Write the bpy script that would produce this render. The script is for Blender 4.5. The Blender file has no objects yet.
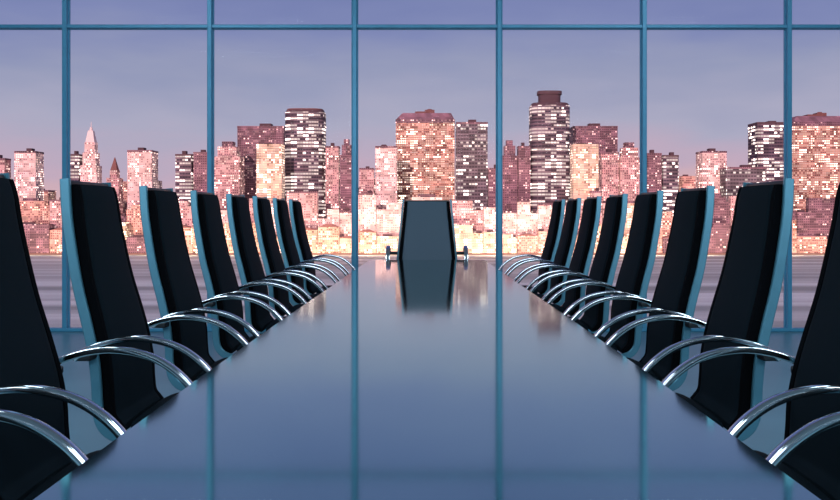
import bpy, bmesh, math, random
from mathutils import Vector, Matrix
random.seed(7)
PI = math.pi
S = bpy.context.scene
COL = S.collection
F = 903.0            # focal length in pixels of an 840 px wide frame
CX, HY = 427.0, 212.0
EYE = 1.10

# ------------------------------------------------------------------ helpers
def link(o, parent=None):
    COL.objects.link(o)
    if parent is not None:
        o.parent = parent
    return o

def tag(o, label, cat, group=None):
    o['label'] = label; o['category'] = cat
    if group: o['group'] = group
    return o

def thing(name, label, cat, loc=(0, 0, 0), rz=0, group=None):
    o = bpy.data.objects.new(name, None)
    o.empty_display_size = .1
    o.location = loc; o.rotation_euler = (0, 0, rz)
    link(o)
    return tag(o, label, cat, group)

def obj(name, bm, mat, parent=None, smooth=False, loc=None):
    bmesh.ops.recalc_face_normals(bm, faces=bm.faces[:])
    me = bpy.data.meshes.new(name)
    bm.to_mesh(me); bm.free()
    for m in (mat if isinstance(mat, (list, tuple)) else [mat]):
        me.materials.append(m)
    if smooth:
        for p in me.polygons: p.use_smooth = True
        if smooth != 'all':
            try: me.set_sharp_from_angle(angle=math.radians(40))
            except Exception: pass
    o = bpy.data.objects.new(name, me)
    if loc: o.location = loc
    return link(o, parent)

def struct(name, bm, mat, parent=None, **k):
    o = obj(name, bm, mat, parent, **k)
    if parent is None: o['kind'] = 'structure'
    return o

def box(bm, x0, x1, y0, y1, z0, z1, bevel=0, seg=2):
    r = bmesh.ops.create_cube(bm, size=1)
    vs = r['verts']
    for v in vs:
        v.co = Vector(((x0+x1)/2 + v.co.x*(x1-x0), (y0+y1)/2 + v.co.y*(y1-y0), (z0+z1)/2 + v.co.z*(z1-z0)))
    if bevel:
        es = list({e for v in vs for e in v.link_edges})
        bmesh.ops.bevel(bm, geom=es, offset=bevel, segments=seg, affect='EDGES', profile=.5)
    return bm

def prism(bm, pts, z0, z1, pts_top=None):
    pt = pts_top or pts
    a = [bm.verts.new((x, y, z0)) for x, y in pts]
    b = [bm.verts.new((x, y, z1)) for x, y in pt]
    n = len(a)
    for i in range(n):
        bm.faces.new((a[i], a[(i+1) % n], b[(i+1) % n], b[i]))
    bm.faces.new(a[::-1]); bm.faces.new(b)
    return bm

def rect(x0, x1, y0, y1):
    return [(x0, y0), (x1, y0), (x1, y1), (x0, y1)]

def lathe(bm, prof, n=24, c=(0, 0, 0)):
    rings = []
    for r, z in prof:
        rings.append([bm.verts.new((c[0]+r*math.cos(2*PI*i/n), c[1]+r*math.sin(2*PI*i/n), c[2]+z)) for i in range(n)])
    for a, b in zip(rings, rings[1:]):
        for i in range(n):
            bm.faces.new((a[i], a[(i+1) % n], b[(i+1) % n], b[i]))
    bm.faces.new(rings[0][::-1]); bm.faces.new(rings[-1])
    return bm

def catmull(pts, sub=6):
    pts = [Vector(p) for p in pts]
    out = []
    n = len(pts)
    for i in range(n-1):
        p0 = pts[max(i-1, 0)]; p1 = pts[i]; p2 = pts[i+1]; p3 = pts[min(i+2, n-1)]
        for k in range(sub):
            t = k/sub
            out.append(.5*((2*p1) + (-p0+p2)*t + (2*p0-5*p1+4*p2-p3)*t*t + (-p0+3*p1-3*p2+p3)*t**3))
    out.append(pts[-1])
    return out

def sweep(bm, path, section, side=Vector((0, 1, 0))):
    """section: list of (a, b): a along `side`, b along the in-plane normal"""
    rings = []
    n = len(path)
    for i, p in enumerate(path):
        t = (path[min(i+1, n-1)] - path[max(i-1, 0)]).normalized()
        s = (side - t*side.dot(t)).normalized()
        nn = t.cross(s).normalized()
        sec = section(i/(n-1)) if callable(section) else section
        rings.append([bm.verts.new(p + s*a + nn*b) for a, b in sec])
    m = len(rings[0])
    for a, b in zip(rings, rings[1:]):
        for i in range(m):
            bm.faces.new((a[i], a[(i+1) % m], b[(i+1) % m], b[i]))
    bm.faces.new(rings[0][::-1]); bm.faces.new(rings[-1])
    return bm

def oval(w, h, n=12, p=2.0):
    out = []
    for i in range(n):
        a = 2*PI*i/n
        c, s = math.cos(a), math.sin(a)
        out.append((w/2*math.copysign(abs(c)**(2/p), c), h/2*math.copysign(abs(s)**(2/p), s)))
    return out

# ------------------------------------------------------------------ materials
def principled(name, color, rough=.5, metal=0., spec=.5, **kw):
    m = bpy.data.materials.new(name); m.use_nodes = True
    b = m.node_tree.nodes['Principled BSDF']
    b.inputs['Base Color'].default_value = (*color, 1)
    b.inputs['Roughness'].default_value = rough
    b.inputs['Metallic'].default_value = metal
    b.inputs['Specular IOR Level'].default_value = spec
    for k, v in kw.items():
        b.inputs[k.replace('_', ' ')].default_value = v
    return m

def N(nt, t, **kw):
    n = nt.nodes.new(t)
    for k, v in kw.items():
        if k.startswith('i_'):
            key = k[2:]
            n.inputs[int(key) if key.isdigit() else key].default_value = v
        else:
            setattr(n, k, v)
    return n

def vary(m, scale=40, amt=.25, bump=0., stretch=(1, 1, 1), detail=4):
    """procedural noise variation of colour / roughness plus a small bump"""
    nt = m.node_tree; b = nt.nodes['Principled BSDF']
    tc = N(nt, 'ShaderNodeTexCoord'); mp = N(nt, 'ShaderNodeMapping')
    mp.inputs['Scale'].default_value = stretch
    no = N(nt, 'ShaderNodeTexNoise'); no.inputs['Scale'].default_value = scale; no.inputs['Detail'].default_value = detail
    nt.links.new(tc.outputs['Object'], mp.inputs['Vector']); nt.links.new(mp.outputs[0], no.inputs['Vector'])
    c = list(b.inputs['Base Color'].default_value)[:3]
    mx = N(nt, 'ShaderNodeMix', data_type='RGBA')
    mx.inputs[6].default_value = (*[v*(1-amt) for v in c], 1)
    mx.inputs[7].default_value = (*[min(1, v*(1+amt)) for v in c], 1)
    nt.links.new(no.outputs['Fac'], mx.inputs[0]); nt.links.new(mx.outputs[2], b.inputs['Base Color'])
    if bump:
        bp = N(nt, 'ShaderNodeBump'); bp.inputs['Strength'].default_value = bump; bp.inputs['Distance'].default_value = .002
        nt.links.new(no.outputs['Fac'], bp.inputs['Height']); nt.links.new(bp.outputs[0], b.inputs['Normal'])
    return m

M_teal = vary(principled('teal_painted_metal', (.085, .235, .315), .34, .45), 25, .12)
M_mull = vary(principled('teal_mullion_paint', (.075, .30, .47), .35, .2), 12, .12)
M_fabric = vary(principled('black_upholstery', (.0028, .0075, .012), .8, 0, .10), 420, .35, .25)
M_bolster = vary(principled('black_bolster_fabric', (.0012, .0016, .0026), .85, 0, .05), 420, .3, .2)
M_head = vary(principled('black_upholstery_lit', (.060, .092, .130), .5, 0, .3), 420, .2, .2)  # head chair's black upholstery, its lit look painted into the colour
M_chrome = vary(principled('chrome', (.78, .80, .82), .12, 1.), 6, .06)
M_blackpl = vary(principled('black_plastic', (.006, .007, .009), .4), 60, .2)
M_floor = vary(principled('blue_grey_floor', (.10, .21, .26), .36, 0, .35), 3, .10)
M_wall = vary(principled('blue_grey_wall_paint', (.22, .30, .36), .7), 2, .05)
M_ceil = vary(principled('ceiling_paint', (.38, .43, .47), .8), 2, .04)
M_base = vary(principled('dark_skirting', (.05, .07, .09), .5), 8, .1)
M_table = vary(principled('polished_dark_blue_tabletop', (.37, .60, .53), .07, 1.), 1.5, .03)
M_tableedge = vary(principled('brushed_table_edge', (.20, .30, .36), .3, .8), 30, .1)
M_tableleg = vary(principled('dark_table_pedestal', (.03, .05, .06), .4), 10, .1)

def glass_mat():
    m = bpy.data.materials.new('window_glass'); m.use_nodes = True
    nt = m.node_tree; nt.nodes.clear()
    out = N(nt, 'ShaderNodeOutputMaterial'); mx = N(nt, 'ShaderNodeMixShader')
    tr = N(nt, 'ShaderNodeBsdfTransparent'); tr.inputs[0].default_value = (.985, .99, .99, 1)
    gl = N(nt, 'ShaderNodeBsdfGlossy'); gl.inputs['Roughness'].default_value = .0
    lw = N(nt, 'ShaderNodeFresnel'); lw.inputs['IOR'].default_value = 1.05
    nt.links.new(lw.outputs[0], mx.inputs[0]); nt.links.new(tr.outputs[0], mx.inputs[1]); nt.links.new(gl.outputs[0], mx.inputs[2])
    nt.links.new(mx.outputs[0], out.inputs[0])
    return m
M_glass = glass_mat()

def building_mat(name, wall, win, strength, prob, w=2.7, h=3.2, fw=.62, fh=.5, streak=.5, dark=(.02, .02, .03)):
    """facade with a grid of windows, a share of them lit; windows glow, the wall does not"""
    m = bpy.data.materials.new(name); m.use_nodes = True
    nt = m.node_tree; b = nt.nodes['Principled BSDF']
    b.inputs['Roughness'].default_value = .75
    L = nt.links.new
    tc = N(nt, 'ShaderNodeTexCoord'); sp = N(nt, 'ShaderNodeSeparateXYZ'); L(tc.outputs['Object'], sp.inputs[0])
    oi = N(nt, 'ShaderNodeObjectInfo')
    def mth(op, a, bb=None, c=None):
        n = N(nt, 'ShaderNodeMath', operation=op)
        for i, v in enumerate((a, bb, c)):
            if v is None: continue
            if isinstance(v, (int, float)): n.inputs[i].default_value = v
            else: L(v, n.inputs[i])
        return n.outputs[0]
    u = mth('DIVIDE', mth('ADD', sp.outputs['X'], sp.outputs['Y']), w)
    v = mth('DIVIDE', sp.outputs['Z'], h)
    cu = mth('FLOOR', u); cv = mth('FLOOR', v)
    fu = mth('SUBTRACT', u, cu); fv = mth('SUBTRACT', v, cv)
    mask = mth('MULTIPLY', mth('LESS_THAN', mth('ABSOLUTE', mth('SUBTRACT', fu, .5)), fw/2),
               mth('LESS_THAN', mth('ABSOLUTE', mth('SUBTRACT', fv, .5)), fh/2))
    seed = mth('MULTIPLY', oi.outputs['Random'], 91.7)
    def white(x, y, z):
        cb = N(nt, 'ShaderNodeCombineXYZ'); L(x, cb.inputs[0]); L(y, cb.inputs[1])
        L(z, cb.inputs[2])
        wn = N(nt, 'ShaderNodeTexWhiteNoise', noise_dimensions='3D'); L(cb.outputs[0], wn.inputs['Vector'])
        return wn
    w1 = white(cu, cv, seed)
    w2 = white(mth('FLOOR', mth('DIVIDE', cu, 4.0)), cv, mth('ADD', seed, 5.0))
    rnd = mth('ADD', mth('MULTIPLY', w1.outputs['Value'], 1-streak), mth('MULTIPLY', w2.outputs['Value'], streak))
    lit = mth('LESS_THAN', rnd, prob)
    on = mth('MULTIPLY', mask, lit)
    gn = N(nt, 'ShaderNodeNewGeometry'); sn = N(nt, 'ShaderNodeSeparateXYZ'); L(gn.outputs['Normal'], sn.inputs[0])
    side = mth('LESS_THAN', mth('ABSOLUTE', sn.outputs['Z']), .4)
    on = mth('MULTIPLY', on, side)
    unlit = mth('MULTIPLY', mth('MULTIPLY', mask, side), 1.0)
    mx = N(nt, 'ShaderNodeMix', data_type='RGBA'); mx.inputs[6].default_value = (*wall, 1); mx.inputs[7].default_value = (*dark, 1)
    L(unlit, mx.inputs[0])
    # patchy random tone variation of the facade
    no = N(nt, 'ShaderNodeTexNoise'); no.inputs['Scale'].default_value = .06; no.inputs['Detail'].default_value = 5
    L(tc.outputs['Object'], no.inputs['Vector'])
    hv = N(nt, 'ShaderNodeHueSaturation'); L(mx.outputs[2], hv.inputs['Color'])
    wb = white(mth('FLOOR', mth('DIVIDE', cu, 3.0)), mth('FLOOR', mth('DIVIDE', cv, 2.0)), mth('ADD', seed, 2.0))
    L(mth('MULTIPLY', mth('ADD', mth('MULTIPLY', no.outputs['Fac'], 1.5), .3), mth('ADD', mth('MULTIPLY', wb.outputs['Value'], .7), .65)), hv.inputs['Value'])
    L(hv.outputs[0], b.inputs['Base Color'])
    cr = N(nt, 'ShaderNodeMix', data_type='RGBA'); cr.inputs[6].default_value = (*win, 1)
    cr.inputs[7].default_value = (1, .80, .74, 1)
    L(w1.outputs['Value'], cr.inputs[0])
    L(cr.outputs[2], b.inputs['Emission Color'])
    wc = white(mth('FLOOR', mth('DIVIDE', cu, 2.0)), mth('FLOOR', mth('DIVIDE', cv, 2.0)), mth('ADD', seed, 9.0))
    L(mth('MULTIPLY', on, mth('MULTIPLY', mth('ADD', mth('MULTIPLY', mth('POWER', wc.outputs['Value'], 5.0), 4.0), .45), strength)), b.inputs['Emission Strength'])
    try: m.cycles.emission_sampling = 'NONE'
    except Exception: pass
    return m

PINK = (1, .62, .52); WARM = (1, .66, .36); WHITE = (1, .86, .76)
BM = {
 'pale':   building_mat('pale_pink_stone_facade', (.78, .56, .54), PINK, 1.3, .60, 2.5, 3.1, .6, .5, .3, (.30, .15, .16)),
 'pink':   building_mat('pink_brick_facade', (.56, .33, .34), PINK, 1.3, .50, 2.7, 3.2, .6, .5, .35, (.14, .06, .08)),
 'mauve':  building_mat('mauve_facade', (.23, .125, .16), (1, .55, .50), .8, .33, 2.7, 3.2, .6, .45, .4, (.07, .03, .05)),
 'dark':   building_mat('dark_tower_facade', (.15, .105, .135), (1, .76, .68), 1.5, .56, 3.8, 4.6, .9, .5, .7, (.035, .025, .045)),
 'grey':   building_mat('grey_tower_facade', (.17, .135, .16), WHITE, 1.2, .42, 3.8, 4.6, .8, .5, .55, (.06, .045, .06)),
 'brick':  building_mat('terracotta_facade', (.52, .27, .21), (1, .68, .50), 1.2, .62, 2.7, 3.2, .7, .5, .5, (.16, .07, .07)),
 'yellow': building_mat('floodlit_facade', (.62, .42, .34), (1, .70, .45), 1.3, .78, 2.6, 3.2, .7, .55, .3, (.35, .18, .12)),
 'salmon': building_mat('salmon_low_facade', (.60, .33, .29), (1, .60, .40), .9, .50, 2.6, 3.0, .7, .55, .3, (.18, .07, .07)),
 'glow':   building_mat('busy_waterfront_facade', (.55, .34, .28), (1, .74, .42), 1.3, .62, 2.5, 2.9, .75, .6, .3, (.2, .08, .05)),
}
M_roof = vary(principled('dark_roof', (.10, .055, .07), .8), .2, .3)
M_copper = vary(principled('maroon_crown_cladding', (.20, .08, .075), .7), .2, .3)
M_spire = vary(principled('pale_spire_stone', (.85, .74, .72), .7), .3, .15)
M_land = vary(principled('city_ground', (.20, .13, .11), .9), .05, .3)
M_quay = vary(principled('quay_wall_stone', (.16, .09, .08), .9), .1, .3)

def water_mat():
    m = principled('river_water', (.20, .17, .19), .5, 0, .22)
    nt = m.node_tree; b = nt.nodes['Principled BSDF']; L = nt.links.new
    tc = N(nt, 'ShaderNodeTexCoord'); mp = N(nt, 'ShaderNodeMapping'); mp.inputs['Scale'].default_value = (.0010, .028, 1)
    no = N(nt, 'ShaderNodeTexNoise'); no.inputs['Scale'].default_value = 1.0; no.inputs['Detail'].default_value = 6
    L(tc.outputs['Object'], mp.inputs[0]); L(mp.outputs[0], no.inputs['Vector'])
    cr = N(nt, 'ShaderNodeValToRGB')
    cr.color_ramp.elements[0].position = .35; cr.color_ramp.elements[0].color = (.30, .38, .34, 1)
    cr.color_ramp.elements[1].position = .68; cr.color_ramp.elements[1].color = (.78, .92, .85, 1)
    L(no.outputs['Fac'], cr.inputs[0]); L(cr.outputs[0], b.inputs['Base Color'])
    mp2 = N(nt, 'ShaderNodeMapping'); mp2.inputs['Scale'].default_value = (.05, .2, 1)
    n2 = N(nt, 'ShaderNodeTexNoise'); n2.inputs['Scale'].default_value = 1.0; n2.inputs['Detail'].default_value = 3
    L(tc.outputs['Object'], mp2.inputs[0]); L(mp2.outputs[0], n2.inputs['Vector'])
    bp = N(nt, 'ShaderNodeBump'); bp.inputs['Strength'].default_value = .6; bp.inputs['Distance'].default_value = 1.0
    L(n2.outputs['Fac'], bp.inputs['Height']); L(bp.outputs[0], b.inputs['Normal'])
    return m
M_water = water_mat()

# ------------------------------------------------------------------ the room
WY = 8.33            # window plane
RX = 7.33            # half width of the room
RY0 = -3.2
CH = 4.25
T = .15
bm = bmesh.new(); box(bm, -RX-T, RX+T, RY0-T, WY+.05, -.2, 0); struct('floor', bm, M_floor)
bm = bmesh.new(); box(bm, -RX-T, RX+T, RY0-T, WY+.2, CH, CH+.2); struct('ceiling', bm, M_ceil)
bm = bmesh.new(); box(bm, -RX-T, -RX, RY0-T, WY+.05, 0, CH); struct('wall_left', bm, M_wall)
bm = bmesh.new(); box(bm, RX, RX+T, RY0-T, WY+.05, 0, CH); struct('wall_right', bm, M_wall)
bm = bmesh.new(); box(bm, -RX, RX, RY0-T, RY0, 0, CH); struct('wall_back', bm, M_wall)
bm = bmesh.new(); box(bm, -RX, -RX+.02, RY0, WY-.05, 0, .1, .004); struct('baseboard_left', bm, M_base)
bm = bmesh.new(); box(bm, RX-.02, RX, RY0, WY-.05, 0, .1, .004); struct('baseboard_right', bm, M_base)
bm = bmesh.new(); box(bm, -RX+.02, RX-.02, RY0, RY0+.02, 0, .1, .004); struct('baseboard_back', bm, M_base)

# window wall: one glazed wall of bays
win = bpy.data.objects.new('window_1', None); win.location = (0, WY, 0); link(win)
win['kind'] = 'structure'
SP = 1.332
xs = [(-5.5+i)*SP for i in range(12)]
TZ = 2.807
for x in xs:
    bm = bmesh.new()
    box(bm, x-.021, x+.021, -.045, .02, 0.0, CH, .004, 1)
    box(bm, x-.031, x+.031, .0, .03, 0.0, CH, .003, 1)
    obj('mullion', bm, M_mull, win)
bm = bmesh.new()
box(bm, -RX, RX, -.038, .018, TZ-.016, TZ+.016, .004, 1)
box(bm, -RX, RX, .001, .028, TZ-.024, TZ+.024, .003, 1)
obj('transom', bm, M_mull, win)
bm = bmesh.new(); box(bm, -RX, RX, -.05, .03, 0.0, .032, .006, 1); obj('window_sill', bm, M_mull, win)
bm = bmesh.new(); box(bm, -RX, RX, -.05, .03, CH-.06, CH, .006, 1); obj('head_rail', bm, M_mull, win)
for i in range(11):
    for z0, z1 in ((.032, TZ-.016), (TZ+.016, CH-.06)):
        bm = bmesh.new(); box(bm, xs[i]+.0215, xs[i+1]-.0215, .003, .009, z0, z1)
        obj('window_pane', bm, M_glass, win)

# ------------------------------------------------------------------ the table
TH = .74
def hw(y):
    pts = [(.45, .500), (2.0, .502), (3.0, .492), (4.0, .477), (5.4, .458), (6.4, .445), (6.86, .438)]
    for (a, va), (b, vb) in zip(pts, pts[1:]):
        if y <= b: return va+(vb-va)*(y-a)/(b-a)
    return pts[-1][1]
table = thing('conference_table', 'long polished blue-grey conference table running towards the window, mirroring the skyline', 'table', (0, 0, 0))
ys = [.45+i*(6.81-.45)/40 for i in range(41)]
def outline(inset=0):
    R = .05
    L = [(-hw(y)+inset, y) for y in ys[1:-1]]
    Rr = [(hw(y)-inset, y) for y in ys[1:-1]]
    n, f = ys[0]+inset, ys[-1]-inset
    pts = [(-hw(n)+inset, n+R), (-hw(n)+inset+.015, n+.015), (-hw(n)+inset+R, n), (hw(n)-inset-R, n), (hw(n)-inset-.015, n+.015), (hw(n)-inset, n+R)]
    pts += Rr[1:-1]
    pts += [(hw(f)-inset, f-R), (hw(f)-inset-.015, f-.015), (hw(f)-inset-R, f), (-hw(f)+inset+R, f), (-hw(f)+inset+.015, f-.015), (-hw(f)+inset, f-R)]
    pts += L[1:-1][::-1]
    return pts
bm = bmesh.new(); prism(bm, outline(.006), TH-.012, TH-.003); 
tf = [f for f in bm.faces if abs(f.normal.z) > .5]
bm.free()
bm = bmesh.new()
lay = [(.006, TH-.014), (.004, TH-.004), (.008, TH)]
prev = None
for ins, z in lay:
    ring = [bm.verts.new((x, y, z)) for x, y in outline(ins)]
    if prev:
        for i in range(len(ring)): bm.faces.new((prev[i], prev[(i+1) % len(ring)], ring[(i+1) % len(ring)], ring[i]))
    else: bm.faces.new(ring[::-1])
    prev = ring
bm.faces.new(prev)
obj('table_top', bm, M_table, table)
bm = bmesh.new()
prev = None
for ins, z in [(.03, TH-.046), (.006, TH-.034), (0, TH-.026), (.002, TH-.0145)]:
    ring = [bm.verts.new((x, y, z)) for x, y in outline(ins)]
    if prev:
        for i in range(len(ring)): bm.faces.new((prev[i], prev[(i+1) % len(ring)], ring[(i+1) % len(ring)], ring[i]))
    else: bm.faces.new(ring[::-1])
    prev = ring
bm.faces.new(prev)
obj('edge_band', bm, M_tableedge, table)
for y in (1.3, 3.65, 6.0):
    bm = bmesh.new(); box(bm, -.16, .16, y-.05, y+.05, .03, TH-.046, .01); box(bm, -.24, .24, y-.12, y+.12, 0, .03, .006)
    obj('pedestal', bm, M_tableleg, table)

# ------------------------------------------------------------------ chairs
def make_chair(label, wscale=1., arm_dh=0., fab=M_fabric, arm_len=1.):
    t = thing('executive_chair', label, 'chair')
    # rear profile of the side rail in the local XZ plane (chair faces +X)
    prof = [(-.330, 1.200), (-.322, 1.10), (-.306, 1.00), (-.282, .88), (-.252, .77), (-.230, .68), (-.218, .60), (-.214, .53),
            (-.205, .475), (-.170, .438), (-.10, .425), (.02, .425), (.14, .43), (.22, .425)]
    def half(z):   # half width between rails
        k = min(1, max(0, (z-.60)/.60))
        return (.224-.050*k)*wscale
    path3 = catmull([(x, 0, z) for x, z in prof], 4)
    for s in (-1, 1):
        bm = bmesh.new()
        p = [Vector((v.x, s*half(v.z), v.z)) for v in path3]
        sec = [(-.008, -.012), (-.005, -.015), (.005, -.015), (.008, -.012), (.008, .012), (.005, .015), (-.005, .015), (-.008, .012)]
        sweep(bm, p, sec)
        obj('side_rail', bm, M_teal, t, smooth=True)
    # cushions: rounded slabs following the profile, in front of the rail centre line
    def cushion(path, th, off0, span=None, taper_ends=True, puff=.006):
        bm = bmesh.new(); n = len(path); rings = []
        for i, p in enumerate(path):
            tt = (path[min(i+1, n-1)] - path[max(i-1, 0)]).normalized()
            nn = Vector((-tt.z, 0, tt.x))                 # towards the sitter
            if nn.x < 0 and abs(nn.x) > abs(nn.z): nn = -nn
            if abs(nn.z) >= abs(nn.x) and nn.z < 0: nn = -nn
            lo, hi = span(half(p.z)-.010); w = (hi-lo)/2; mid = Vector((0, (hi+lo)/2, 0))
            e = 1.0
            if taper_ends:
                d = min(i, n-1-i)
                e = (.62, .88, 1.0)[min(d, 2)]
            hth = th/2*e
            c = p + nn*(off0+th/2)
            r = []
            for (a, b) in [(-1, -.55), (-.965, -.9), (-.9, -1), (0, -1), (.9, -1), (.965, -.9), (1, -.55), (1, .4), (.985, .75), (.94, .95), (.85, 1.0), (.45, 1.0+puff/hth), (0, 1+puff/hth), (-.45, 1+puff/hth), (-.85, 1.0), (-.94, .95), (-.985, .75), (-1, .4)]:
                r.append(bm.verts.new(c + mid + Vector((0, 1, 0))*w*a + nn*hth*b))
            rings.append(r)
        m = len(rings[0])
        for a, b in zip(rings, rings[1:]):
            for i in range(m): bm.faces.new((a[i], a[(i+1) % m], b[(i+1) % m], b[i]))
        bm.faces.new(rings[0][::-1]); bm.faces.new(rings[-1])
        return bm
    back = [v for v in path3 if v.z >= .43 and v.x < -.12][1:]
    seat = [v for v in path3 if v.x >= -.130]
    B = .026
    obj('backrest', cushion(back, .052, -.008, lambda w: (-w+B, w-B)), fab, t, smooth=True)
    for sgn in (-1, 1):
        obj('side_bolster', cushion(back, .048, -.008, (lambda w: (-w, -w+B-.0005)) if sgn < 0 else (lambda w: (w-B+.0005, w)), puff=0), M_bolster, t, smooth=True)
    sp_ = [Vector((v.x, 0, v.z)) for v in seat] + [Vector((.245, 0, .418))]
    obj('seat', cushion(sp_, .070, -.010, lambda w: (-w, w)), fab if wscale == 1 else M_bolster, t, smooth=True)
    # seam between upper and lower back panels
    ztop = back[0]
    bm = bmesh.new()
    box(bm, -.345, -.318, -half(1.2)+.012, half(1.2)-.012, 1.178, 1.196, .004)
    obj('top_rail', bm, M_blackpl, t, smooth=True)
    # armrests
    aw = .268*wscale + (.01 if wscale > 1 else 0)
    arc = [(-.262, .672), (-.225, .700), (-.15, .724), (-.07, .731), (.02, .713), (.09, .672), (.145, .612), (.185, .54), (.197, .48), (.18, .437)]
    k = [(x if x < -.2 else -.225+(x+.225)*arm_len, z + arm_dh*min(1, max(0, (z-.44)/.2))) for x, z in arc]
    for s in (-1, 1):
        bm = bmesh.new()
        pth = catmull([(x, 0, z) for x, z in k], 6)
        n = len(pth)
        pp = []
        for i, v in enumerate(pth):
            u = i/(n-1)
            yy = aw
            if u > .8: yy = aw + (half(.42)+.018-aw)*((u-.8)/.2)
            pp.append(Vector((v.x, s*yy, v.z)))
        sweep(bm, pp, oval(.034, .019, 14, 3.0))
        arm = obj('armrest', bm, M_chrome, t, smooth=True)
        bm = bmesh.new()
        hz = k[1][1]
        y0, y1 = sorted((s*(half(hz)+.008), s*(aw+.012)))
        box(bm, k[0][0]-.006, k[0][0]+.048, y0, y1, k[0][1]-.006, k[0][1]+.016+.0, .006)
        obj('arm_bracket', bm, M_blackpl, arm)
    # under-seat mechanism, gas lift, five-star base on castors
    bm = bmesh.new(); box(bm, -.13, .12, -.09, .09, .372, .416, .012)
    w = half(.42)-.008
    box(bm, .06, .09, -w, w, .400, .4145, .003); box(bm, -.10, -.07, -w, w, .400, .4145, .003)
    mech = obj('seat_mechanism', bm, M_blackpl, t)
    bm = bmesh.new(); bmesh.ops.create_cone(bm, cap_ends=True, segments=8, radius1=.006, radius2=.006, depth=.16,
        matrix=Matrix.Translation((.0, .15, .39)) @ Matrix.Rotation(PI/2, 4, 'X'))
    obj('tilt_lever', bm, M_chrome, mech)
    bm = bmesh.new(); lathe(bm, [(.036, .075), (.036, .11), (.028, .115), (.028, .25), (.016, .255), (.016, .374)], 20)
    obj('gas_lift', bm, M_chrome, t, smooth=True)
    for i in range(5):
        a = 2*PI*i/5+.3
        d = Vector((math.cos(a), math.sin(a), 0))
        bm = bmesh.new()
        sweep(bm, [d*.03+Vector((0, 0, .098)), d*.12+Vector((0, 0, .09)), d*.22+Vector((0, 0, .078)), d*.285+Vector((0, 0, .070))],
              lambda u: [(q*(1-.4*u), r*(1-.3*u)) for q, r in oval(.042, .026, 10, 2.6)], side=Vector((-d.y, d.x, 0)))
        leg = obj('leg', bm, M_chrome, t, smooth=True)
        bm = bmesh.new()
        R = Matrix.Rotation(a+.5, 4, 'Z')
        for q in (-.014, .014):
            bmesh.ops.create_cone(bm, cap_ends=True, segments=18, radius1=.027, radius2=.027, depth=.014,
                matrix=Matrix.Translation(d*.275+Vector((0, 0, .027))) @ R @ Matrix.Translation((0, q, 0)) @ Matrix.Rotation(PI/2, 4, 'X'))
        box(bm, d.x*.275-.008, d.x*.275+.008, d.y*.275-.008, d.y*.275+.008, .027, .066)
        obj('castor', bm, M_blackpl, leg)
    return t

def copy_tree(o, parent=None):
    c = o.copy(); COL.objects.link(c)
    if parent is not None: c.parent = parent
    for ch in o.children: copy_tree(ch, c)
    return c

ORD = {-1: 'nearest, only its arm in view', 0: 'cut by the photo edge', 1: 'nearest one wholly in view',
       2: 'second of those wholly in view', 3: 'third of those wholly in view', 4: 'fourth of those wholly in view',
       5: 'fifth of those wholly in view', 6: 'next to last before the window', 7: 'farthest, next to the window'}
proto = make_chair('x')
first = True
for side, sx, rz in (('left', -1, 0), ('right', 1, PI)):
    for k in range(-1, 8):
        if first: o = proto; first = False
        else: o = copy_tree(proto)
        o.location = (sx*.762, 2.90+.75*(k-1), 0)
        o.rotation_euler = (0, 0, rz)
        tag(o, f'black high-back chair on the {side} side of the table, {ORD[k]}', 'chair', f'black chairs along the {side} side of the table')
head = make_chair('black high-back chair, coloured as lit, facing the viewer at the far head of the table', 1.10, .095, M_head, .62)
head.location = (0, 6.99, 0); head.rotation_euler = (0, 0, -PI/2)

# ------------------------------------------------------------------ outside: river, land, skyline
WZ = -52.5
bm = bmesh.new(); box(bm, -2600, 2600, 60, 1131, WZ-2, WZ); 
riv = obj('river', bm, M_water); riv['kind'] = 'structure'
bm = bmesh.new(); box(bm, -2600, 2600, 1131, 3600, WZ-3, WZ+1.0)
gr = obj('city_ground', bm, M_land); gr['kind'] = 'structure'
bm = bmesh.new(); box(bm, -2600, 2600, 1128.5, 1131, WZ-2, WZ+2.2)
q = obj('quay_wall', bm, M_quay); q['kind'] = 'structure'
GZ = WZ+1.0

def wx(px, d): return (px-CX)/F*d
def wz(py, d): return EYE+(HY-py)/F*d

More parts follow.
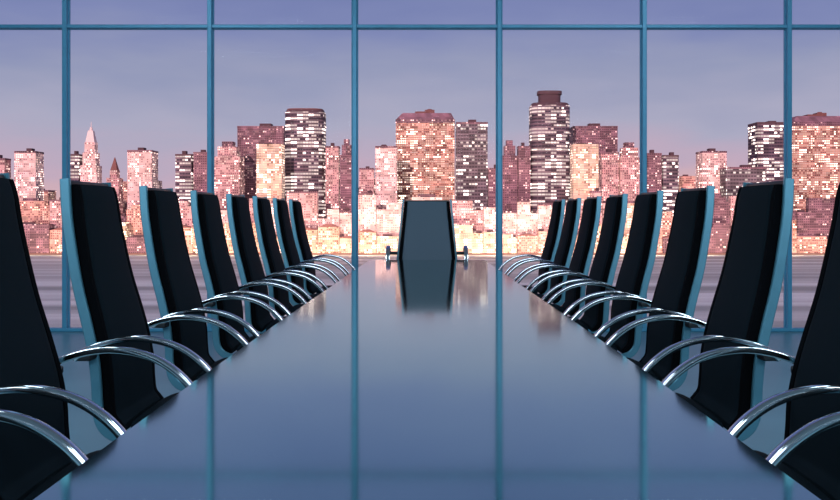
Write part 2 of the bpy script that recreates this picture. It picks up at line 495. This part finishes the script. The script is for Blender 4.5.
def building(name, label, cat, x0, x1, ytop, d, style, shape='slab', group=None, depth=None):
    X0, X1, Z = wx(x0, d)+.5, wx(x1, d)-.5, wz(ytop, d)
    W = X1-X0; H = Z-GZ; D = depth or min(44, max(18, W*.9))
    rnd = random.Random(label)
    t = thing(name, label, cat, ((X0+X1)/2, d+D/2, GZ), 0, group)
    h = W/2; e = D/2; m = BM[style]
    bm = bmesh.new()
    if shape == 'slab':
        prism(bm, rect(-h, h, -e, e), 0, H-2.5)
        obj('tower_body', bm, m, t)
        bm = bmesh.new(); prism(bm, rect(-h-.3, h+.3, -e-.3, e+.3), H-2.5, H); obj('parapet', bm, BM['mauve'] if style != 'dark' else M_roof, t)
        bm = bmesh.new(); a = rnd.uniform(-.5, .1)*h; prism(bm, rect(a, a+.5*h, -e*.4, e*.4), H, H+rnd.uniform(2.5, 5)); obj('plant_room', bm, M_roof, t)
    elif shape == 'round':
        pts = []
        for i in range(28):
            a = 2*PI*i/28; c, s = math.cos(a), math.sin(a)
            pts.append((h*math.copysign(abs(c)**.55, c), e*math.copysign(abs(s)**.55, s)))
        prism(bm, pts, 0, H-5); obj('tower_body', bm, m, t)
        bm = bmesh.new(); prism(bm, [(x*.985, y*.985) for x, y in pts], H-5, H-1.5, [(x*.93, y*.93) for x, y in pts]); obj('parapet', bm, M_roof, t)
        bm = bmesh.new(); prism(bm, [(x*.9, y*.9) for x, y in pts], H-1.5, H); obj('roof_deck', bm, M_copper, t)
    elif shape == 'drum':
        pts = []
        for i in range(32):
            a = 2*PI*i/32; c, s = math.cos(a), math.sin(a)
            pts.append((h*math.copysign(abs(c)**.6, c), e*math.copysign(abs(s)**.6, s)))
        prism(bm, pts, 0, H-4); obj('tower_body', bm, m, t)
        bm = bmesh.new(); prism(bm, pts, H-4, H, [(x*.9, y*.9) for x, y in pts]); obj('parapet', bm, M_roof, t)
        bm = bmesh.new(); q = [(x*.55, y*.55) for x, y in pts]; prism(bm, q, H, H+12); prism(bm, [(x*1.12, y*1.12) for x, y in q], H+12, H+16.5)
        obj('roof_drum', bm, M_roof, t)
    elif shape == 'step':
        prism(bm, rect(-h, h, -e, e), 0, H*.86); prism(bm, rect(-h*.72, h*.72, -e*.8, e*.8), H*.86, H*.95); obj('tower_body', bm, m, t)
        bm = bmesh.new(); prism(bm, rect(-h*.45, h*.4, -e*.5, e*.5), H*.95, H); obj('penthouse', bm, BM['mauve'], t)
    elif shape == 'spire':
        prism(bm, rect(-h, h, -e, e), 0, H*.66)
        prism(bm, rect(-h*.8, h*.8, -e*.8, e*.8), H*.66, H*.76)
        prism(bm, rect(-h*.62, h*.62, -e*.62, e*.62), H*.76, H*.84)
        obj('tower_body', bm, m, t)
        bm = bmesh.new(); prism(bm, rect(-h*.55, h*.55, -e*.55, e*.55), H*.84, H*.93, rect(-h*.3, h*.3, -e*.3, e*.3))
        obj('crown', bm, M_spire, t)
        bm = bmesh.new(); lathe(bm, [(h*.22, H*.93), (h*.16, H*.955), (.6, H*.96), (.25, H)], 10); obj('spire', bm, M_spire, t)
    elif shape == 'smallspire':
        prism(bm, rect(-h, h, -e, e), 0, H*.78); prism(bm, rect(-h*.6, h*.6, -e*.6, e*.6), H*.78, H*.86); obj('tower_body', bm, m, t)
        bm = bmesh.new(); prism(bm, rect(-h*.55, h*.55, -e*.55, e*.55), H*.86, H, rect(-.4, .4, -.4, .4)); obj('spire', bm, M_copper, t)
    elif shape == 'crown':
        prism(bm, rect(-h, h, -e, e), 0, H-18); obj('tower_body', bm, m, t)
        bm = bmesh.new(); prism(bm, rect(-h*1.01, h*1.01, -e*1.01, e*1.01), H-18, H-13); prism(bm, rect(-h*.99, h*.99, -e*.99, e*.99), H-13, H-3.5, rect(-h*.78, h*.88, -e*.7, e*.7))
        obj('mansard_roof', bm, BM['mauve'], t)
        bm = bmesh.new(); prism(bm, rect(-h*.35, h*.05, -e*.4, e*.4), H-3.5, H-.5); prism(bm, rect(-h*.02, h*.32, -e*.3, e*.3), H-3.5, H+2)
        lathe(bm, [(h*.1, H), (h*.08, H+3.5), (.5, H+4)], 8, (h*.15, 0, 0)); obj('plant_room', bm, M_copper, t)
    elif shape == 'flat':
        prism(bm, rect(-h, h, -e, e), 0, H); obj('tower_body', bm, m, t)
        bm = bmesh.new(); prism(bm, rect(-h*.6, h*.1, -e*.3, e*.3), H, H+2.2); obj('plant_room', bm, M_roof, t)
    elif shape == 'ell':
        a = rnd.choice((-1, 1)); k = rnd.uniform(.1, .5); lowh = rnd.uniform(.72, .9)
        prism(bm, rect(-h, h, -e, e), 0, H*lowh)
        prism(bm, rect(-h, h*k, -e*.9, e*.9) if a < 0 else rect(-h*k, h, -e*.9, e*.9), H*lowh, H); obj('tower_body', bm, m, t)
        bm = bmesh.new(); q = -a*h*.75; prism(bm, rect(q-h*.15, q+h*.15, -e*.4, e*.4), H*lowh, H*lowh+3.2); obj('plant_room', bm, M_roof, t)
    elif shape == 'gable':
        prism(bm, rect(-h, h, -e, e), 0, H*.9); obj('tower_body', bm, m, t)
        bm = bmesh.new(); prism(bm, rect(-h, h, -e, e), H*.9, H, rect(-h*.3, h*.3, -e*.9, e*.9)); obj('roof', bm, M_copper, t)
    return t

# x0, x1, ytop, distance, shape, style, kind, label, short phrase
LM = [
 (-10, 5, 158, 1200, 'slab', 'pink', 'office_tower', 'pink tower cut by the left edge of the skyline', 'the pink tower at the left edge'),
 (14, 36, 151, 1200, 'slab', 'pale', 'office_tower', 'pale pink slab tower left of the first full mullion', 'the pale slab tower far left'),
 (68, 79, 154, 1200, 'slab', 'dark', 'office_tower', 'narrow dark tower just left of the white spired tower', 'the narrow dark tower beside the white spire'),
 (80, 97, 121, 1200, 'spire', 'pale', 'spired_skyscraper', 'white skyscraper with a pointed crown and spire at left', 'the white spired skyscraper'),
 (106, 119, 157, 1200, 'smallspire', 'pink', 'spired_tower', 'small reddish tower with a pointed roof right of the white spired tower', 'the small pointed tower'),
 (127, 152, 150, 1200, 'slab', 'pale', 'office_tower', 'pale pink slab tower behind the second whole chair on the left', 'the pale slab tower left of the second mullion'),
 (175, 192, 154, 1200, 'slab', 'dark', 'office_tower', 'dark flat-topped tower behind the third whole chair on the left', 'the dark flat-topped tower at left'),
 (193, 210, 152, 1200, 'slab', 'mauve', 'office_tower', 'maroon tower touching the left side of the second full mullion', 'the maroon tower at the second mullion'),
 (213, 240, 141, 1200, 'step', 'pink', 'office_tower', 'stepped pink tower right of the second full mullion', 'the stepped pink tower'),
 (237, 284, 126, 1262, 'slab', 'mauve', 'office_tower', 'broad mauve tower left of the dark striped rounded tower', 'the broad mauve tower at left'),
 (256, 282, 144, 1166, 'flat', 'yellow', 'office_building', 'golden floodlit block in front of the broad mauve tower at left', 'the golden block at left'),
 (283, 324, 108, 1200, 'round', 'dark', 'skyscraper', 'tall dark rounded skyscraper with lit floor rows left of centre', 'the dark rounded skyscraper left of centre'),
 (325, 339, 146, 1200, 'slab', 'pink', 'office_tower', 'slim pink tower right of the dark rounded skyscraper', 'the slim pink tower left of centre'),
 (339.6, 353, 139, 1200, 'step', 'mauve', 'office_tower', 'stepped mauve tower touching the left of the centre-left mullion', 'the stepped mauve tower left of centre'),
 (359, 374, 168, 1200, 'slab', 'pink', 'office_building', 'low pink block right of the centre-left mullion', 'the low pink block left of the pale tower'),
 (375, 397, 146, 1200, 'slab', 'pale', 'office_tower', 'pale tower just left of the big central crowned skyscraper', 'the pale tower at centre'),
 (395.5, 455, 110, 1262, 'crown', 'brick', 'skyscraper', 'broad terracotta skyscraper with sloping crown above the head chair', 'the central crowned skyscraper'),
 (456, 488, 122, 1200, 'slab', 'grey', 'office_tower', 'dark-topped grey tower right of the central crowned skyscraper', 'the dark-topped tower right of centre'),
 (488, 501, 168, 1200, 'slab', 'mauve', 'office_building', 'low mauve block behind the centre-right mullion', 'the low mauve block at the centre-right mullion'),
 (502, 518, 140, 1200, 'step', 'mauve', 'office_tower', 'stepped mauve tower right of the centre-right mullion', 'the stepped mauve tower right of centre'),
 (518, 531, 146, 1200, 'slab', 'mauve', 'office_tower', 'slim mauve tower left of the tallest drum-topped skyscraper', 'the slim mauve tower right of centre'),
 (531, 572, 102, 1200, 'drum', 'dark', 'skyscraper', 'tallest dark skyscraper with a drum on its roof right of centre', 'the drum-topped skyscraper'),
 (573, 618, 126, 1262, 'slab', 'mauve', 'office_tower', 'broad mauve tower right of the drum-topped skyscraper', 'the broad mauve tower at right'),
 (573, 599, 144, 1166, 'flat', 'yellow', 'office_building', 'golden floodlit block in front of the broad mauve tower at right', 'the golden block at right'),
 (600, 619, 152, 1200, 'slab', 'pink', 'office_tower', 'pink tower right of the golden block at right', 'the pink tower right of the golden block'),
 (620, 642, 142, 1200, 'step', 'pink', 'office_tower', 'stepped pink tower touching the left of the mullion at right', 'the stepped pink tower at right'),
 (647, 662, 153, 1200, 'slab', 'mauve', 'office_tower', 'maroon tower right of the right-hand mullion', 'the maroon tower at right'),
 (663, 679, 155, 1200, 'slab', 'dark', 'office_tower', 'dark flat-topped tower between the chair backs at right', 'the dark flat-topped tower at right'),
 (682, 696, 176, 1200, 'flat', 'salmon', 'office_building', 'short salmon block left of the pale slab tower at right', 'the short salmon block at right'),
 (702, 727, 151, 1200, 'slab', 'pale', 'office_tower', 'pale pink slab tower behind the second whole chair on the right', 'the pale slab tower at right'),
 (726, 767, 167, 1166, 'slab', 'grey', 'office_building', 'wide grey office block with white windows at right', 'the wide grey block at right'),
 (757, 787, 122, 1262, 'slab', 'dark', 'skyscraper', 'dark skyscraper left of the last full mullion at right', 'the dark skyscraper far right'),
 (792, 852, 113, 1262, 'crown', 'brick', 'skyscraper', 'broad terracotta skyscraper cut by the right edge of the photo', 'the crowned skyscraper at the right edge'),
]
for (x0, x1, yt, d, sh, st, nm, lab, short) in LM:
    building(nm, lab, 'skyscraper' if nm == 'skyscraper' or nm == 'spired_skyscraper' else 'building', x0, x1, yt, d, st, sh, depth=26 if d == 1166 else None)

# front row along the waterfront: one low block in front of each landmark; and a second row behind
cs = sorted([((a[0]+a[1])/2, a[8]) for a in LM])
mids = [cs[0][0]-14] + [(p[0]+q_[0])/2 for p, q_ in zip(cs, cs[1:])] + [cs[-1][0]+18]
rr = random.Random(21)
tone = {'salmon': 'salmon', 'pink': 'pink', 'pale': 'pale pink', 'glow': 'amber', 'brick': 'terracotta', 'mauve': 'mauve', 'yellow': 'golden', 'grey': 'grey'}
for i, (c, short) in enumerate(cs):
    a, b = mids[i], mids[i+1]
    central = 215 < c < 640
    st = rr.choice(['glow', 'yellow', 'salmon', 'glow'] if central else ['salmon', 'pink', 'brick', 'glow', 'mauve'])
    building('waterfront_building', f'low {tone[st]} waterfront block below {short}', 'building', a, b, rr.uniform(220, 237), 1137, st,
             rr.choice(['flat', 'ell', 'ell', 'gable']), 'low blocks along the waterfront', 15)
    st = rr.choice(['pale', 'yellow', 'pale', 'pink'] if central else ['salmon', 'pink', 'brick', 'mauve', 'pink'])
    building('city_building', f'{tone[st]} mid-rise block in front of {short}', 'building', a, b, rr.uniform(190, 212), 1154, st,
             rr.choice(['ell', 'ell', 'slab', 'step']), 'mid-rise blocks behind the waterfront', 10)
    st = rr.choice(['salmon', 'pink', 'pale', 'mauve', 'salmon'])
    building('city_building', f'{tone[st]} back-row block behind {short}', 'building', c+2, c+2+rr.uniform(20, 30), rr.uniform(178, 194), 1340+(i % 3)*50, st,
             rr.choice(['slab', 'step', 'ell']), 'back-row blocks of the skyline', 30)
# quayside lamps
lamp_mat = bpy.data.materials.new('warm_lamp_glow'); lamp_mat.use_nodes = True
lb = lamp_mat.node_tree.nodes['Principled BSDF']
lb.inputs['Emission Color'].default_value = (1, .72, .40, 1); lb.inputs['Emission Strength'].default_value = 9
try: lamp_mat.cycles.emission_sampling = 'NONE'
except Exception: pass
pl = thing('street_lamp', 'tall warm street lamp standing on the far quay', 'street lamp', (0, 0, 0), 0, 'street lamps along the far quay')
bm = bmesh.new(); lathe(bm, [(.35, 0), (.2, .8), (.14, 8)], 8); obj('post', bm, M_roof, pl)
bm = bmesh.new(); bmesh.ops.create_icosphere(bm, subdivisions=2, radius=.85, matrix=Matrix.Translation((0, 0, 8.7))); obj('lamp_globe', bm, lamp_mat, pl, smooth=True)
NL = 46
for i in range(NL):
    o = pl if i == 0 else copy_tree(pl)
    o.location = (wx(-20+880*i/(NL-1)+rr.uniform(-4, 4), 1133), 1133.2, GZ)

# unseen spots added above the river, aimed inland to brighten the lower facades
for i in range(20):
    ld = bpy.data.lights.new('facade_wash_spot', 'SPOT'); ld.energy = (1.35e5 if 5 <= i <= 14 else .8e5); ld.color = (1, .70, .48); ld.shadow_soft_size = 3
    ld.spot_size = math.radians(150); ld.spot_blend = .6
    o = bpy.data.objects.new('facade_wash_spot', ld); o.location = (wx(20+43*i, 1095), 1092, GZ+12); o.rotation_euler = (math.radians(100), 0, 0); link(o)

# ------------------------------------------------------------------ light
sun = bpy.data.lights.new('evening_sun', 'SUN'); sun.energy = 3.3; sun.color = (1, .62, .58); sun.angle = .03
so = bpy.data.objects.new('evening_sun', sun); so.rotation_euler = (math.radians(68), 0, math.radians(-18)); so.location = (0, -2, 8); link(so)

def area(name, loc, rot, sx, sy, energy, color):
    l = bpy.data.lights.new(name, 'AREA'); l.shape = 'RECTANGLE'; l.size = sx; l.size_y = sy; l.energy = energy; l.color = color
    o = bpy.data.objects.new(name, l); o.location = loc; o.rotation_euler = rot; link(o); return o
for x in (-3.2, 3.2):
    for y in (-1.0, 2.0, 5.0):
        area('ceiling_fill', (x, y, CH-.05), (0, 0, 0), 2.4, .9, 65, (.72, .88, 1.0))  # unseen area lights added to brighten the room and the chrome
area('back_fill', (0, RY0+.3, 3.1), (math.radians(82), 0, 0), 8, 1.8, 210, (.70, .88, 1.0))  # unseen area light added behind the camera for head chair and frames

# sky
w = bpy.data.worlds.new('evening_sky'); S.world = w; w.use_nodes = True
nt = w.node_tree; nt.nodes.clear(); L = nt.links.new
out = N(nt, 'ShaderNodeOutputWorld'); bg = N(nt, 'ShaderNodeBackground'); L(bg.outputs[0], out.inputs[0])
tc = N(nt, 'ShaderNodeTexCoord'); sp = N(nt, 'ShaderNodeSeparateXYZ'); L(tc.outputs['Generated'], sp.inputs[0])
mp = N(nt, 'ShaderNodeMapping'); mp.inputs['Scale'].default_value = (2.2, 2.2, 9); L(tc.outputs['Generated'], mp.inputs[0])
no = N(nt, 'ShaderNodeTexNoise'); no.inputs['Scale'].default_value = 2.6; no.inputs['Detail'].default_value = 3; L(mp.outputs[0], no.inputs['Vector'])
a = N(nt, 'ShaderNodeMath', operation='MULTIPLY_ADD'); L(no.outputs['Fac'], a.inputs[0]); a.inputs[1].default_value = .10; a.inputs[2].default_value = -.05
s = N(nt, 'ShaderNodeMath', operation='ADD'); L(sp.outputs['Z'], s.inputs[0]); L(a.outputs[0], s.inputs[1])
cr = N(nt, 'ShaderNodeValToRGB'); L(s.outputs[0], cr.inputs[0])
def lin(r, g, b):
    f = lambda c: (c/255/12.92) if c/255 <= .04045 else ((c/255+.055)/1.055)**2.4
    return (f(r), f(g), f(b), 1)
st = [(0.0, (226, 180, 180)), (.045, (196, 172, 192)), (.095, (174, 172, 196)), (.15, (152, 157, 188)), (.20, (130, 139, 184)), (.26, (114, 125, 176)), (.5, (70, 84, 140))]
e = cr.color_ramp.elements
e[0].position = st[0][0]; e[0].color = lin(*st[0][1]); e[1].position = st[-1][0]; e[1].color = lin(*st[-1][1])
for p, c in st[1:-1]:
    n = e.new(p); n.color = lin(*c)
L(cr.outputs[0], bg.inputs[0]); bg.inputs[1].default_value = 1.0

# ------------------------------------------------------------------ camera
cam = bpy.data.cameras.new('camera'); cam.sensor_width = 36; cam.lens = 36*F/840
cam.shift_x = -(CX-420)/840; cam.shift_y = -(250-HY)/840
cam.clip_end = 8000; cam.clip_start = .05
co = bpy.data.objects.new('camera', cam); co.location = (0, 0, EYE); co.rotation_euler = (PI/2, 0, 0); link(co)
S.camera = co
S.view_settings.view_transform = 'Standard'; S.view_settings.look = 'None'
S.view_settings.exposure = 0; S.view_settings.gamma = 1; S.view_settings.use_curve_mapping = False
